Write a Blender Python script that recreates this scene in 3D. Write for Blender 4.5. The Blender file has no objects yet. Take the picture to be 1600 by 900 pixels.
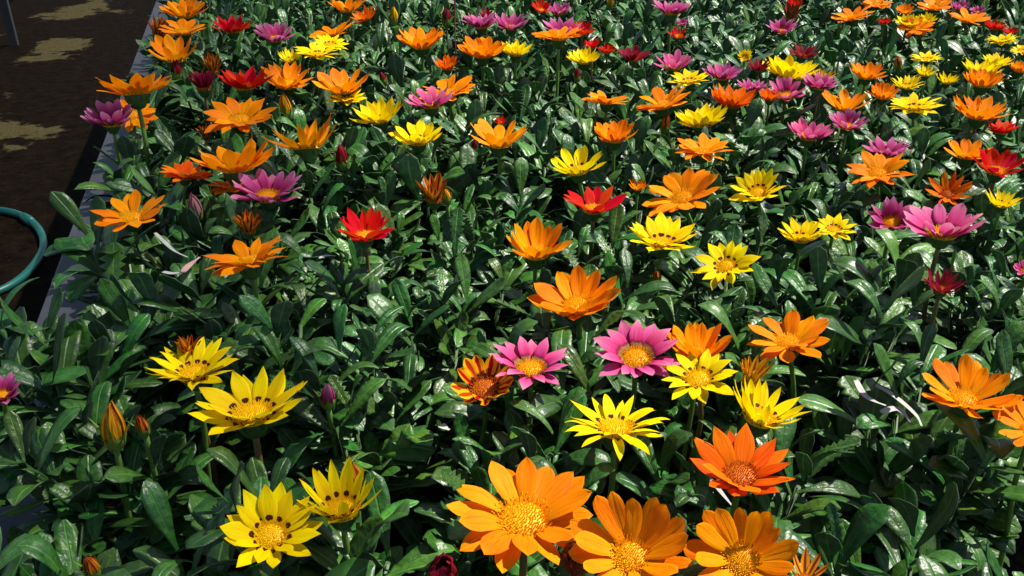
import bpy, math, random
import numpy as np
from mathutils import Matrix, Vector
random.seed(11)
R = math.radians
SC = bpy.context.scene
COL = SC.collection

# ------------------------------------------------------------------ camera, sky, sun, exposure
F = 1385.0; PITCH = R(27.0); YAW = R(16.5); CZ = 1.23
cam = bpy.data.cameras.new('camera'); camo = bpy.data.objects.new('camera', cam); COL.objects.link(camo)
cam.sensor_width = 36.0; cam.lens = 36.0 * F / 1600.0; cam.clip_start = 0.02; cam.clip_end = 200
camo.location = (0, 0, CZ); camo.rotation_euler = (math.pi / 2 - PITCH, 0, -YAW)
SC.camera = camo
SUN_EL = 57.0; SUN_AZ = 84.0            # azimuth clockwise from +Y (the bench direction)
w = bpy.data.worlds.new('World'); SC.world = w; w.use_nodes = True
nt = w.node_tree; bg = nt.nodes['Background']; sky = nt.nodes.new('ShaderNodeTexSky')
sky.sky_type = 'NISHITA'; sky.sun_disc = False; sky.sun_elevation = R(SUN_EL); sky.sun_rotation = R(SUN_AZ)
nt.links.new(sky.outputs[0], bg.inputs[0]); bg.inputs[1].default_value = 0.085
sl = bpy.data.lights.new('sun', 'SUN'); sl.energy = 4.6; sl.angle = R(0.53); sl.color = (1.0, 0.95, 0.86)
so = bpy.data.objects.new('sun', sl); COL.objects.link(so)
sd = Vector((math.sin(R(SUN_AZ)) * math.cos(R(SUN_EL)), math.cos(R(SUN_AZ)) * math.cos(R(SUN_EL)), math.sin(R(SUN_EL))))
so.rotation_euler = sd.to_track_quat('Z', 'Y').to_euler(); so.location = (3, 0, 4)
SC.view_settings.view_transform = 'Standard'; SC.view_settings.look = 'None'
SC.view_settings.exposure = 0.92; SC.view_settings.gamma = 1.0
SC.render.engine = 'CYCLES'
SC.cycles.max_bounces = 5; SC.cycles.transparent_max_bounces = 12

# camera maths, used to read positions off the photograph onto real planes
FW = np.array([math.sin(YAW) * math.cos(PITCH), math.cos(YAW) * math.cos(PITCH), -math.sin(PITCH)])
RT = np.array([math.cos(YAW), -math.sin(YAW), 0.0]); UP = np.cross(RT, FW); C0 = np.array([0, 0, CZ])
def at(px, py, z):
    d = FW + RT * (px - 800) / F + UP * (450 - py) / F
    return C0 + d * ((z - CZ) / d[2])
def proj(P):
    q = np.atleast_2d(P) - C0; dep = q @ FW
    return np.stack([800 + F * (q @ RT) / dep, 450 - F * (q @ UP) / dep, dep], 1)

BENCH = 0.745; SOIL = 0.758; HEAD = 0.91; EDGE = -0.265

# ------------------------------------------------------------------ materials
def mat(name):
    m = bpy.data.materials.new(name); m.use_nodes = True
    n = m.node_tree.nodes; n.clear()
    o = n.new('ShaderNodeOutputMaterial'); b = n.new('ShaderNodeBsdfPrincipled')
    m.node_tree.links.new(b.outputs[0], o.inputs[0])
    return m, m.node_tree, b, o
def N(t, kind, **kw):
    n = t.nodes.new(kind)
    for k, v in kw.items(): setattr(n, k, v)
    return n
def L(t, a, b): t.links.new(a, b)
def val(t, op, a, b=None, c=None, clamp=False):
    n = N(t, 'ShaderNodeMath', operation=op); n.use_clamp = clamp
    for i, x in enumerate((a, b, c)):
        if x is None: continue
        if isinstance(x, (int, float)): n.inputs[i].default_value = x
        else: L(t, x, n.inputs[i])
    return n.outputs[0]
def mixc(t, fac, a, b, mode='MIX'):
    n = N(t, 'ShaderNodeMix', data_type='RGBA', blend_type=mode)
    for i, x in ((0, fac), (6, a), (7, b)):
        if isinstance(x, (int, float)): n.inputs[i].default_value = x
        elif isinstance(x, tuple): n.inputs[i].default_value = (*x, 1) if len(x) == 3 else x
        else: L(t, x, n.inputs[i])
    return n.outputs[2]
def ramp(t, fac, stops, interp='LINEAR'):
    n = N(t, 'ShaderNodeValToRGB'); cr = n.color_ramp; cr.interpolation = interp
    while len(cr.elements) < len(stops): cr.elements.new(0.5)
    for e, (p, c) in zip(cr.elements, stops):
        e.position = p; e.color = (*c, 1) if len(c) == 3 else c
    L(t, fac, n.inputs[0]); return n.outputs[0]
def noise(t, vec, scale, detail=3, rough=0.55):
    n = N(t, 'ShaderNodeTexNoise'); n.inputs['Scale'].default_value = scale
    n.inputs['Detail'].default_value = detail; n.inputs['Roughness'].default_value = rough
    if vec is not None: L(t, vec, n.inputs['Vector'])
    return n.outputs[0]
def bump(t, h, strength, dist, bsdf):
    n = N(t, 'ShaderNodeBump'); n.inputs['Strength'].default_value = strength; n.inputs['Distance'].default_value = dist
    L(t, h, n.inputs['Height']); L(t, n.outputs[0], bsdf.inputs['Normal']); return n.outputs[0]

def petal_mat(name, stops, streak=0.22, spot=None, stripe=None, transl=0.34, hue=0.02, tipc=None):
    """colour runs along the petal (u: 0 at the disc, 1 at the tip); veins run lengthwise; spot = dark basal mark; stripe = dark keel"""
    m, t, b, o = mat(name)
    uv = N(t, 'ShaderNodeUVMap').outputs[0]; s = N(t, 'ShaderNodeSeparateXYZ'); L(t, uv, s.inputs[0])
    u, v = s.outputs[0], s.outputs[1]
    oi = N(t, 'ShaderNodeObjectInfo').outputs['Random']
    cmb = N(t, 'ShaderNodeCombineXYZ'); L(t, val(t, 'MULTIPLY', u, 1.6), cmb.inputs[0]); L(t, val(t, 'MULTIPLY', v, 13.0), cmb.inputs[1])
    L(t, val(t, 'MULTIPLY', oi, 40.0), cmb.inputs[2])
    nz = noise(t, cmb.outputs[0], 1.0, 3, 0.6)
    uw = val(t, 'ADD', u, val(t, 'MULTIPLY', val(t, 'SUBTRACT', nz, 0.5), 0.10))
    c = ramp(t, uw, stops)
    av = val(t, 'ABSOLUTE', val(t, 'SUBTRACT', v, 0.5))          # 0 on the keel, 0.5 at the edge
    if stripe:
        lim, col, u1 = stripe
        k = val(t, 'MULTIPLY', val(t, 'SUBTRACT', 1.0, val(t, 'MULTIPLY', val(t, 'SUBTRACT', av, lim), 14.0, clamp=True)),
                val(t, 'SUBTRACT', 1.0, val(t, 'MULTIPLY', val(t, 'SUBTRACT', uw, u1), 8.0, clamp=True), clamp=True), clamp=True)
        c = mixc(t, k, c, col)
    st = ramp(t, nz, [(0.3, (1 - streak * .5, 1 - streak * 1.5, 1 - streak)), (0.52, (1, 1, 1)), (0.8, (1, 1 - streak * .5, 1 - streak * .5))])
    c = mixc(t, 1.0, c, st, 'MULTIPLY')
    if spot:
        for (u0, ru, rv, col) in spot:
            du = val(t, 'DIVIDE', val(t, 'SUBTRACT', u, u0), ru); dv = val(t, 'DIVIDE', av, rv)
            d = val(t, 'ADD', val(t, 'MULTIPLY', du, du), val(t, 'MULTIPLY', dv, dv))
            d = val(t, 'ADD', d, val(t, 'MULTIPLY', val(t, 'SUBTRACT', nz, 0.5), 1.4))
            k = val(t, 'SUBTRACT', 1.0, val(t, 'MULTIPLY', val(t, 'SUBTRACT', d, 0.75), 2.5, clamp=True), clamp=True)
            c = mixc(t, k, c, col)
    hs = N(t, 'ShaderNodeHueSaturation'); L(t, c, hs.inputs['Color'])
    L(t, val(t, 'ADD', 0.5 - hue / 2, val(t, 'MULTIPLY', oi, hue)), hs.inputs['Hue'])
    L(t, val(t, 'ADD', 0.86, val(t, 'MULTIPLY', oi, 0.16)), hs.inputs['Value'])
    c = hs.outputs[0]
    L(t, c, b.inputs['Base Color']); b.inputs['Roughness'].default_value = 0.55; b.inputs['Specular IOR Level'].default_value = 0.07
    bn = bump(t, nz, 0.35, 0.0012, b)
    tr = N(t, 'ShaderNodeBsdfTranslucent'); L(t, c, tr.inputs[0]); L(t, bn, tr.inputs[1])
    mx = N(t, 'ShaderNodeMixShader'); mx.inputs[0].default_value = transl
    L(t, b.outputs[0], mx.inputs[1]); L(t, tr.outputs[0], mx.inputs[2]); L(t, mx.outputs[0], o.inputs[0])
    return m

BROWN = (0.085, 0.016, 0.006)
PM = {
 'Y': petal_mat('yellow_petal', [(0, (.84, .48, .001)), (.25, (.93, .68, .001)), (.7, (.95, .74, .001)), (1, (.95, .70, .001))], .13,
                [(0.165, 0.075, 0.27, BROWN)]),
 'O': petal_mat('orange_petal', [(0, (.90, .36, .001)), (.3, (.94, .31, .001)), (.75, (.94, .26, .001)), (1, (.95, .33, .001))], .24),
 'D': petal_mat('deep_orange_petal', [(0, (.72, .12, .001)), (.4, (.84, .135, .001)), (.8, (.86, .15, .001)), (1, (.90, .22, .001))], .28),
 'R': petal_mat('red_petal', [(0, (.62, .12, .004)), (.18, (.60, .022, .003)), (.6, (.66, .014, .003)), (1, (.72, .03, .004))], .35),
 'C': petal_mat('crimson_petal', [(0, (.30, .05, .01)), (.2, (.20, .008, .016)), (.7, (.27, .010, .030)), (1, (.33, .02, .05))], .35),
 'M': petal_mat('pink_petal', [(0, (.34, .15, .02)), (.16, (.40, .19, .06)), (.24, (.22, .012, .06)), (.32, (.60, .035, .19)), (.65, (.72, .11, .30)), (1, (.80, .28, .42))], .25),
 'P': petal_mat('purple_petal', [(0, (.5, .2, .01)), (.14, (.34, .05, .03)), (.28, (.38, .015, .13)), (.6, (.53, .075, .25)), (.85, (.64, .20, .38)), (1, (.72, .34, .50))], .30),
 'B': petal_mat('flame_petal', [(0, (.04, .006, .004)), (.2, (.05, .006, .004)), (.3, (.85, .36, .004)), (1, (.90, .46, .004))], .18, None,
                (0.16, (.46, .022, .003), .92)),
 'X': petal_mat('closing_petal', [(0, (.55, .25, .01)), (.4, (.70, .26, .01)), (.8, (.62, .16, .01)), (1, (.40, .10, .01))], .35, None, (0.13, (.17, .03, .01), .9), .2),
 'Z': petal_mat('yellow_closing_petal', [(0, (.55, .40, .02)), (.4, (.80, .46, .01)), (.8, (.80, .38, .01)), (1, (.45, .15, .02))], .3, None, (0.10, (.45, .16, .01), .9), .2),
 'W': petal_mat('brown_withered_petal', [(0, (.20, .08, .02)), (.4, (.28, .07, .02)), (1, (.16, .03, .012))], .5, None, None, .12),
 'K': petal_mat('faded_pink_petal', [(0, (.45, .30, .25)), (.4, (.52, .28, .28)), (1, (.40, .12, .15))], .35, None, None, .25),
}
def disc_mat(name, a, b_):
    m, t, b, o = mat(name)
    g = N(t, 'ShaderNodeTexCoord').outputs['Object']
    c = mixc(t, ramp(t, noise(t, g, 1.5, 2), [(.35, (0, 0, 0)), (.65, (1, 1, 1))]), a, b_)
    L(t, c, b.inputs['Base Color']); b.inputs['Roughness'].default_value = 0.6; b.inputs['Specular IOR Level'].default_value = 0.2
    return m
DM = {'gold': (disc_mat('golden_disc', (.66, .30, .002), (.80, .42, .002)), disc_mat('golden_florets', (.88, .50, .003), (.80, .36, .003))),
      'rust': (disc_mat('rusty_disc', (.42, .10, .004), (.55, .16, .006)), disc_mat('rusty_florets', (.62, .20, .01), (.50, .12, .006))),
      'pale': (disc_mat('yellow_disc', (.72, .46, .002), (.82, .54, .002)), disc_mat('yellow_florets', (.90, .62, .003), (.86, .50, .003)))}

def leaf_mat(name, dark, lite, rough, gloss=0.5, transl=0.10, wr=1.0):
    m, t, b, o = mat(name)
    uv = N(t, 'ShaderNodeUVMap').outputs[0]; s = N(t, 'ShaderNodeSeparateXYZ'); L(t, uv, s.inputs[0])
    oi = N(t, 'ShaderNodeObjectInfo').outputs['Random']
    g = N(t, 'ShaderNodeTexCoord').outputs['Object']
    mp = N(t, 'ShaderNodeVectorMath', operation='ADD'); L(t, g, mp.inputs[0]); L(t, val(t, 'MULTIPLY', oi, 37.0), mp.inputs[1])
    n1 = noise(t, mp.outputs[0], 5.0, 3); n2 = noise(t, mp.outputs[0], 9.0, 2, 0.5); n3 = noise(t, mp.outputs[0], 30.0, 2)
    c = mixc(t, ramp(t, n1, [(.3, (0, 0, 0)), (.7, (1, 1, 1))]), dark, lite)
    c = mixc(t, 1.0, c, ramp(t, n2, [(.3, (.75, .75, .75)), (.7, (1.12, 1.12, 1.12))]), 'MULTIPLY')
    av = val(t, 'ABSOLUTE', val(t, 'SUBTRACT', s.outputs[1], 0.5))
    rib = val(t, 'SUBTRACT', 1.0, val(t, 'MULTIPLY', av, 18.0, clamp=True), clamp=True)
    c = mixc(t, val(t, 'MULTIPLY', rib, 0.55), c, tuple(min(1, x * 2.2) for x in lite))
    hs = N(t, 'ShaderNodeHueSaturation'); L(t, c, hs.inputs['Color'])
    r2 = val(t, 'FRACT', val(t, 'MULTIPLY', oi, 7.31))
    L(t, val(t, 'ADD', 0.478, val(t, 'MULTIPLY', r2, 0.04)), hs.inputs['Hue'])
    L(t, val(t, 'ADD', 0.68, val(t, 'MULTIPLY', val(t, 'MULTIPLY', oi, oi), 0.85)), hs.inputs['Value'])
    L(t, hs.outputs[0], b.inputs['Base Color'])
    L(t, val(t, 'ADD', rough - .06, val(t, 'MULTIPLY', n2, 0.22)), b.inputs['Roughness'])
    b.inputs['Specular IOR Level'].default_value = gloss
    hgt = val(t, 'ADD', val(t, 'ADD', val(t, 'MULTIPLY', n2, 0.85), val(t, 'MULTIPLY', n3, 0.10)), val(t, 'MULTIPLY', rib, -0.5))
    bn = bump(t, hgt, 0.42 * wr, 0.0030, b)
    tr = N(t, 'ShaderNodeBsdfTranslucent'); L(t, mixc(t, 1.0, hs.outputs[0], (1.5, 1.7, .6), 'MULTIPLY'), tr.inputs[0])
    mx = N(t, 'ShaderNodeMixShader'); mx.inputs[0].default_value = transl
    L(t, b.outputs[0], mx.inputs[1]); L(t, tr.outputs[0], mx.inputs[2]); L(t, mx.outputs[0], o.inputs[0])
    return m
LM_TOP = leaf_mat('glossy_leaf', (.017, .078, .012), (.042, .145, .016), 0.37, 0.52, 0.22)
LM_FRESH = leaf_mat('fresh_leaf', (.035, .115, .015), (.065, .17, .018), 0.32, 0.5, 0.2)
LM_UNDER = leaf_mat('leaf_underside', (.05, .10, .05), (.10, .16, .09), 0.6, 0.2, 0.25, 0.5)
LM_LIME = leaf_mat('lime_leaf', (.12, .23, .02), (.20, .32, .03), 0.38, 0.4, 0.25)
def plain(name, col, rough=0.6, spec=0.3, nscale=40.0, var=0.35, bstr=0.0, bdist=0.002):
    m, t, b, o = mat(name)
    g = N(t, 'ShaderNodeTexCoord').outputs['Object']
    n1 = noise(t, g, nscale, 4)
    c = mixc(t, 1.0, col, ramp(t, n1, [(.3, (1 - var,) * 3), (.7, (1 + var * .4,) * 3)]), 'MULTIPLY')
    L(t, c, b.inputs['Base Color']); b.inputs['Roughness'].default_value = rough; b.inputs['Specular IOR Level'].default_value = spec
    if bstr: bump(t, n1, bstr, bdist, b)
    return m
M_STEM = plain('green_stem', (.10, .20, .03), .5, .3, 60, .3)
M_STEMR = plain('reddish_stem', (.14, .10, .035), .5, .3, 60, .4)
M_CALYX = plain('calyx_green', (.05, .11, .025), .5, .35, 80, .4)
M_WHITE = plain('dry_white', (.40, .40, .37), .7, .2, 90, .2, .3, .001)
M_SOIL = plain('potting_soil', (.018, .012, .008), .95, .1, 120, .6, .9, .01)
M_METAL = plain('grey_leg_metal', (.045, .046, .052), .45, .5, 8, .25)
M_HOSE = plain('turquoise_hose', (.004, .12, .10), .42, .5, 14, .35)
M_THREAD = plain('rusty_wire', (.16, .05, .035), .6, .4, 50, .3)

def bench_mat():
    m, t, b, o = mat('grey_bench_plastic')
    g = N(t, 'ShaderNodeTexCoord').outputs['Object']
    mp = N(t, 'ShaderNodeMapping'); L(t, g, mp.inputs[0]); mp.inputs['Scale'].default_value = (9, 1.5, 9)
    n1 = noise(t, mp.outputs[0], 3.0, 5, .65); n2 = noise(t, g, 160, 2); n3 = noise(t, g, 14, 4, .7)
    c = mixc(t, ramp(t, n1, [(.3, (0, 0, 0)), (.72, (1, 1, 1))]), (.036, .038, .048), (.062, .064, .076))
    c = mixc(t, ramp(t, n3, [(.58, (0, 0, 0)), (.72, (.7, .7, .7))]), c, (.03, .028, .027))
    L(t, c, b.inputs['Base Color']); b.inputs['Roughness'].default_value = .55; b.inputs['Specular IOR Level'].default_value = .35
    bump(t, val(t, 'ADD', n2, n1), .25, .001, b)
    return m
M_BENCH = bench_mat()
def floor_mat():
    m, t, b, o = mat('wet_floor')
    g = N(t, 'ShaderNodeTexCoord').outputs['Object']
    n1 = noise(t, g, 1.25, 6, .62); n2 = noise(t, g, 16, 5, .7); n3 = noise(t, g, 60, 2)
    wet = mixc(t, ramp(t, n2, [(.35, (0, 0, 0)), (.75, (1, 1, 1))]), (.0035, .0022, .0014), (.016, .010, .005))
    spk = ramp(t, n3, [(.66, (0, 0, 0)), (.74, (1, 1, 1))])
    wet = mixc(t, val(t, 'MULTIPLY', spk, 0.6), wet, (.05, .038, .022))
    dry = mixc(t, n2, (.055, .044, .018), (.105, .085, .038))  # tan of sunlit dry floor, the sunlight put into the colour
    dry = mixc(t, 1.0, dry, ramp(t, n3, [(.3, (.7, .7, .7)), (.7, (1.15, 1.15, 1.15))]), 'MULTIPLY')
    s = N(t, 'ShaderNodeSeparateXYZ'); L(t, g, s.inputs[0])
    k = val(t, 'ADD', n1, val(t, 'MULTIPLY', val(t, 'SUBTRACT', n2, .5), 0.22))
    # tan dry patches, with sunlight painted into them, gather along the aisle middle
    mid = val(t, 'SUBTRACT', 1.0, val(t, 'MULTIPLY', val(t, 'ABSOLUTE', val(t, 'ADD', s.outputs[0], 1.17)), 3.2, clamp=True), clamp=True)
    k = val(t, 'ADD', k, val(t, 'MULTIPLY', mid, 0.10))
    lit_dry = ramp(t, k, [(.60, (0, 0, 0)), (.635, (1, 1, 1))])
    L(t, mixc(t, lit_dry, wet, dry), b.inputs['Base Color'])
    L(t, val(t, 'ADD', .85, val(t, 'MULTIPLY', lit_dry, .1)), b.inputs['Roughness'])
    b.inputs['Specular IOR Level'].default_value = .02
    bump(t, val(t, 'ADD', n2, val(t, 'MULTIPLY', n3, .5)), .8, .012, b)
    return m
def added_cloth_mat():
    m, t, b, o = mat('added_open_weave_cloth')  # for the unseen cloth added to dim the sun
    b.inputs['Base Color'].default_value = (.10, .11, .11, 1); b.inputs['Roughness'].default_value = .8
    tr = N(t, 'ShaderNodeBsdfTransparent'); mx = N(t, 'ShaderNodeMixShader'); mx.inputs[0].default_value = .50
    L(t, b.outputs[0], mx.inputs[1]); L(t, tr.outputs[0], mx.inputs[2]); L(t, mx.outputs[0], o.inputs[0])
    return m

# ------------------------------------------------------------------ mesh helpers
def mesh(name, verts, faces, mats, smooth=True, fm=None, uvs=None):
    me = bpy.data.meshes.new(name)
    me.from_pydata([tuple(v) for v in verts], [], faces)
    for m in mats: me.materials.append(m)
    if smooth: me.polygons.foreach_set('use_smooth', [True] * len(me.polygons))
    if fm is not None: me.polygons.foreach_set('material_index', fm)
    if uvs is not None:
        lay = me.uv_layers.new(name='UVMap'); vi = np.empty(len(me.loops), int); me.loops.foreach_get('vertex_index', vi)
        lay.data.foreach_set('uv', np.asarray(uvs, float)[vi].ravel())
    me.update(); return me
def obj(name, me, parent=None, M=None):
    o = bpy.data.objects.new(name, me); COL.objects.link(o)
    if parent is not None: o.parent = parent
    if M is not None: o.matrix_basis = M
    return o
def thing(name, label, cat, loc, group=None):
    o = obj(name, None); o.location = loc; o.empty_display_size = .02
    o['label'] = label; o['category'] = cat
    if group: o['group'] = group
    return o
def box(x0, x1, y0, y1, z0, z1, bev=0.0):
    import bmesh
    bm = bmesh.new()
    bmesh.ops.create_cube(bm, size=1.0, matrix=Matrix.Translation(((x0 + x1) / 2, (y0 + y1) / 2, (z0 + z1) / 2)) @ Matrix.Diagonal((x1 - x0, y1 - y0, z1 - z0, 1)))
    if bev: bmesh.ops.bevel(bm, geom=bm.edges[:], offset=bev, segments=2, affect='EDGES', profile=.6)
    return bm
def bmobj(name, bm, m, parent=None, smooth=False):
    me = bpy.data.meshes.new(name); bm.to_mesh(me); bm.free(); me.materials.append(m)
    if smooth: me.polygons.foreach_set('use_smooth', [True] * len(me.polygons))
    return obj(name, me, parent)
def tube(pts, rad, seg=7, cap=True):
    pts = [Vector(p) for p in pts]; n = len(pts); rads = rad if isinstance(rad, (list, tuple)) else [rad] * n
    vs, fs = [], []; ref = Vector((1, .13, .07)).normalized()
    for i, p in enumerate(pts):
        d = (pts[min(i + 1, n - 1)] - pts[max(i - 1, 0)]).normalized()
        a = d.cross(ref); a = a.normalized() if a.length > 1e-4 else d.cross(Vector((0, 1, 0))).normalized(); b = d.cross(a)
        for k in range(seg):
            th = 2 * math.pi * k / seg; vs.append(p + (a * math.cos(th) + b * math.sin(th)) * rads[i])
    for i in range(n - 1):
        for k in range(seg):
            k2 = (k + 1) % seg; fs.append((i * seg + k, i * seg + k2, (i + 1) * seg + k2, (i + 1) * seg + k))
    if cap: fs += [tuple(range(seg))[::-1], tuple(range((n - 1) * seg, n * seg))]
    return vs, fs
def smoothpath(pts, k=6):
    pts = [Vector(p) for p in pts]; out = []
    for i in range(len(pts) - 1):
        a, b, c, d = pts[max(i - 1, 0)], pts[i], pts[i + 1], pts[min(i + 2, len(pts) - 1)]
        for j in range(k):
            s = j / k; out.append(.5 * ((2 * b) + (c - a) * s + (2 * a - 5 * b + 4 * c - d) * s * s + (3 * b - a - 3 * c + d) * s ** 3))
    out.append(pts[-1]); return out

# ------------------------------------------------------------------ setting: floor, benches, soil
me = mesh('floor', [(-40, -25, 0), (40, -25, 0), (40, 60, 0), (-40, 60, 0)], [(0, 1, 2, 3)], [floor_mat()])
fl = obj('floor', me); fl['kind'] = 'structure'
BX1 = 3.2; BY0, BY1 = -0.9, 4.6
def bench(x0, x1, y0, y1, label, inset):
    t = thing('growing_bench', label, 'bench', ((x0 + x1) / 2, (y0 + y1) / 2, 0), 'benches beside the aisle')
    off = Matrix.Translation(-t.location)
    def part(name, bm, m):
        bm.transform(off); return bmobj(name, bm, m, t)
    part('bench_top', box(x0, x1, y0, y1, BENCH - .03, BENCH, .003), M_BENCH)
    part('fascia', box(x0 + .004, x0 + .020, y0, y1, BENCH - .10, BENCH - .031, .002), M_BENCH)
    part('fascia', box(x1 - .020, x1 - .004, y0, y1, BENCH - .10, BENCH - .031, .002), M_BENCH)
    for x in (x0 + inset, x1 - inset):
        n = 3
        for i in range(n):
            y = y0 + .35 + (y1 - y0 - .7) * i / (n - 1)
            part('leg', box(x - .025, x + .025, y - .025, y + .025, 0, BENCH - .032, .004), M_METAL)
    return t
bench(EDGE, BX1, BY0, BY1, 'long grey plastic growing bench carrying the packed gazania bed', .6)
lp = at(24, 70, 0)
bench(lp[0] - 1.35, lp[0] + .06, lp[1] - 3.35, lp[1] + 3.3, 'neighbouring bench across the wet aisle, only its grey leg showing', .06)
soil_bm = box(EDGE + .085, BX1 - .05, BY0 + .05, BY1 - .05, BENCH + .002, SOIL, .003)
so_ = bmobj('potting_soil', soil_bm, M_SOIL); so_['kind'] = 'structure'

# added unseen shade cloth on posts, to half-shade the bench edge and aisle
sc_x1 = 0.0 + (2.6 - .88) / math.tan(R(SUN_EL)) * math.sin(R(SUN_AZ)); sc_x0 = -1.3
tc = thing('added_shade_cloth', 'added open weave cloth on posts, out of view, shading aisle and bench edge', 'shade cloth', (-.75, 3, 0))
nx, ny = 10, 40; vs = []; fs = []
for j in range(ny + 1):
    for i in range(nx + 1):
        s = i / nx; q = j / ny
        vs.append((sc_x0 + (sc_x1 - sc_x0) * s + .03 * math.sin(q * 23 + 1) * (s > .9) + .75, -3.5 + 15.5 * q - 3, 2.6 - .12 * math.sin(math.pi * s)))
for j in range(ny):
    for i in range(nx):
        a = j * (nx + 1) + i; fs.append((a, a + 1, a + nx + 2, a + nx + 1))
obj('cloth', mesh('cloth', vs, fs, [added_cloth_mat()]), tc)
for y in (-3.4, 11.9):
    for x in (sc_x0, sc_x1):
        v_, f_ = tube([(x + .75, y - 3, 0), (x + .75, y - 3, 2.64)], .025, 10); obj('added_post', mesh('added_post', v_, f_, [M_METAL]), tc)
for x in (sc_x0, sc_x1):
    v_, f_ = tube([(x + .75, -6.4, 2.602), (x + .75, 8.9, 2.602)], .003, 6); obj('wire', mesh('wire', v_, f_, [M_METAL]), tc)  # posts and wires added too, to hold up the cloth

# hose coil on the floor
hp = [(-220, 352), (-120, 334), (-40, 327), (10, 330), (42, 341), (62, 360), (68, 384), (56, 410), (30, 437), (-10, 458), (-90, 482), (-210, 500), (-330, 470), (-330, 400), (-225, 352)]
pts = [at(px, py, .0125) for px, py in hp]
pts[-1] = pts[-1] + np.array([0, 0, .022]); pts[-2] = pts[-2] + np.array([0, 0, .006])
hb = Vector(pts[0])
th = thing('garden_hose', 'turquoise garden hose looped on the dark aisle floor', 'hose', (hb.x, hb.y, 0))
v_, f_ = tube([p - Vector((hb.x, hb.y, 0)) for p in smoothpath(pts, 7)], .0125, 10)
obj('hose_pipe', mesh('hose_pipe', v_, f_, [M_HOSE]), th)
a = Vector(at(36, 338, .0125)) - Vector((hb.x, hb.y, 0)); b = Vector(at(50, 347, .0125)) - Vector((hb.x, hb.y, 0))
v_, f_ = tube([a, a.lerp(b, .2), a.lerp(b, .8), b], [.0145, .0165, .0165, .0145], 12)
obj('coupling', mesh('coupling', v_, f_, [M_HOSE]), th)

# ------------------------------------------------------------------ petals
WT = {'pointed': ([0, .15, .35, .52, .70, .86, 1], [.54, .76, .96, 1, .80, .40, .005]),
      'broad':   ([0, .15, .35, .60, .78, .91, 1], [.42, .64, .90, 1, .84, .44, .01]),
      'blunt':   ([0, .15, .35, .62, .82, .94, 1], [.38, .60, .86, 1, .90, .58, .10]),
      'narrow':  ([0, .15, .35, .55, .72, .88, 1], [.70, .88, 1, .94, .72, .36, .005])}
HW = {'pointed': .200, 'broad': .225, 'blunt': .190, 'narrow': .140}
PCACHE = {}
NU, NV = 10, 4
def petal(shape, curv, var, m):
    """unit petal along +Y, face up (+Z); curv: 'arch' (rises, then tip bends down), 'flat', 'in' (bends inward/up), 'roll' """
    key = (shape, curv, var, m)
    if key in PCACHE: return PCACHE[key]
    rs = random.Random(hash((shape, curv)) % 1000 * 0 + var * 77 + len(shape) * 13 + len(curv) * 5)
    B = {'arch': (-16, -38), 'flat': (6, -16), 'in': (10, 34), 'roll': (4, 10), 'close': (34, 50)}[curv]
    bend = rs.uniform(*B); tipb = rs.uniform(-20, 24) if curv in ('arch', 'flat') else rs.uniform(-10, 14)
    side = rs.uniform(-.07, .07); tw = rs.uniform(-14, 14); fold = {'arch': .16, 'flat': .10, 'in': .30, 'roll': .8, 'close': .6}[curv] * rs.uniform(.6, 1.4)
    hw = HW[shape] * rs.uniform(.9, 1.1); xs, ws = WT[shape]; ph = rs.uniform(0, 6)
    vs, uv = [], []; y = z = 0.0; ang0 = R(-bend * .45)
    for i in range(NU + 1):
        u = i / NU; u_ = u ** .9
        ang = ang0 + R(bend) * u + R(tipb) * max(0, (u - .72) / .28) ** 1.5
        if i: y += math.cos(ang) / NU; z += math.sin(ang) / NU
        wd = hw * np.interp(u, xs, ws)
        for j in range(NV + 1):
            v = -1 + 2 * j / NV; tx = R(tw) * u
            dx = v * wd; dz = wd * (fold * (v * v) - .15 * math.cos(v * math.pi * 2) * (1 - u * .5)) + .012 * math.sin(u * 7 + ph + v * 2) * abs(v)
            vs.append((dx * math.cos(tx) - dz * math.sin(tx) + side * u * u, y - math.sin(ang) * dz, z + dx * math.sin(tx) + dz * math.cos(ang)))
            uv.append((u, j / NV))
    fs = [(i * (NV + 1) + j, i * (NV + 1) + j + 1, (i + 1) * (NV + 1) + j + 1, (i + 1) * (NV + 1) + j) for i in range(NU) for j in range(NV)]
    me = mesh('petal', vs, fs, [PM[m]], uvs=uv); PCACHE[key] = (me, np.array(vs)); return PCACHE[key]

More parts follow.
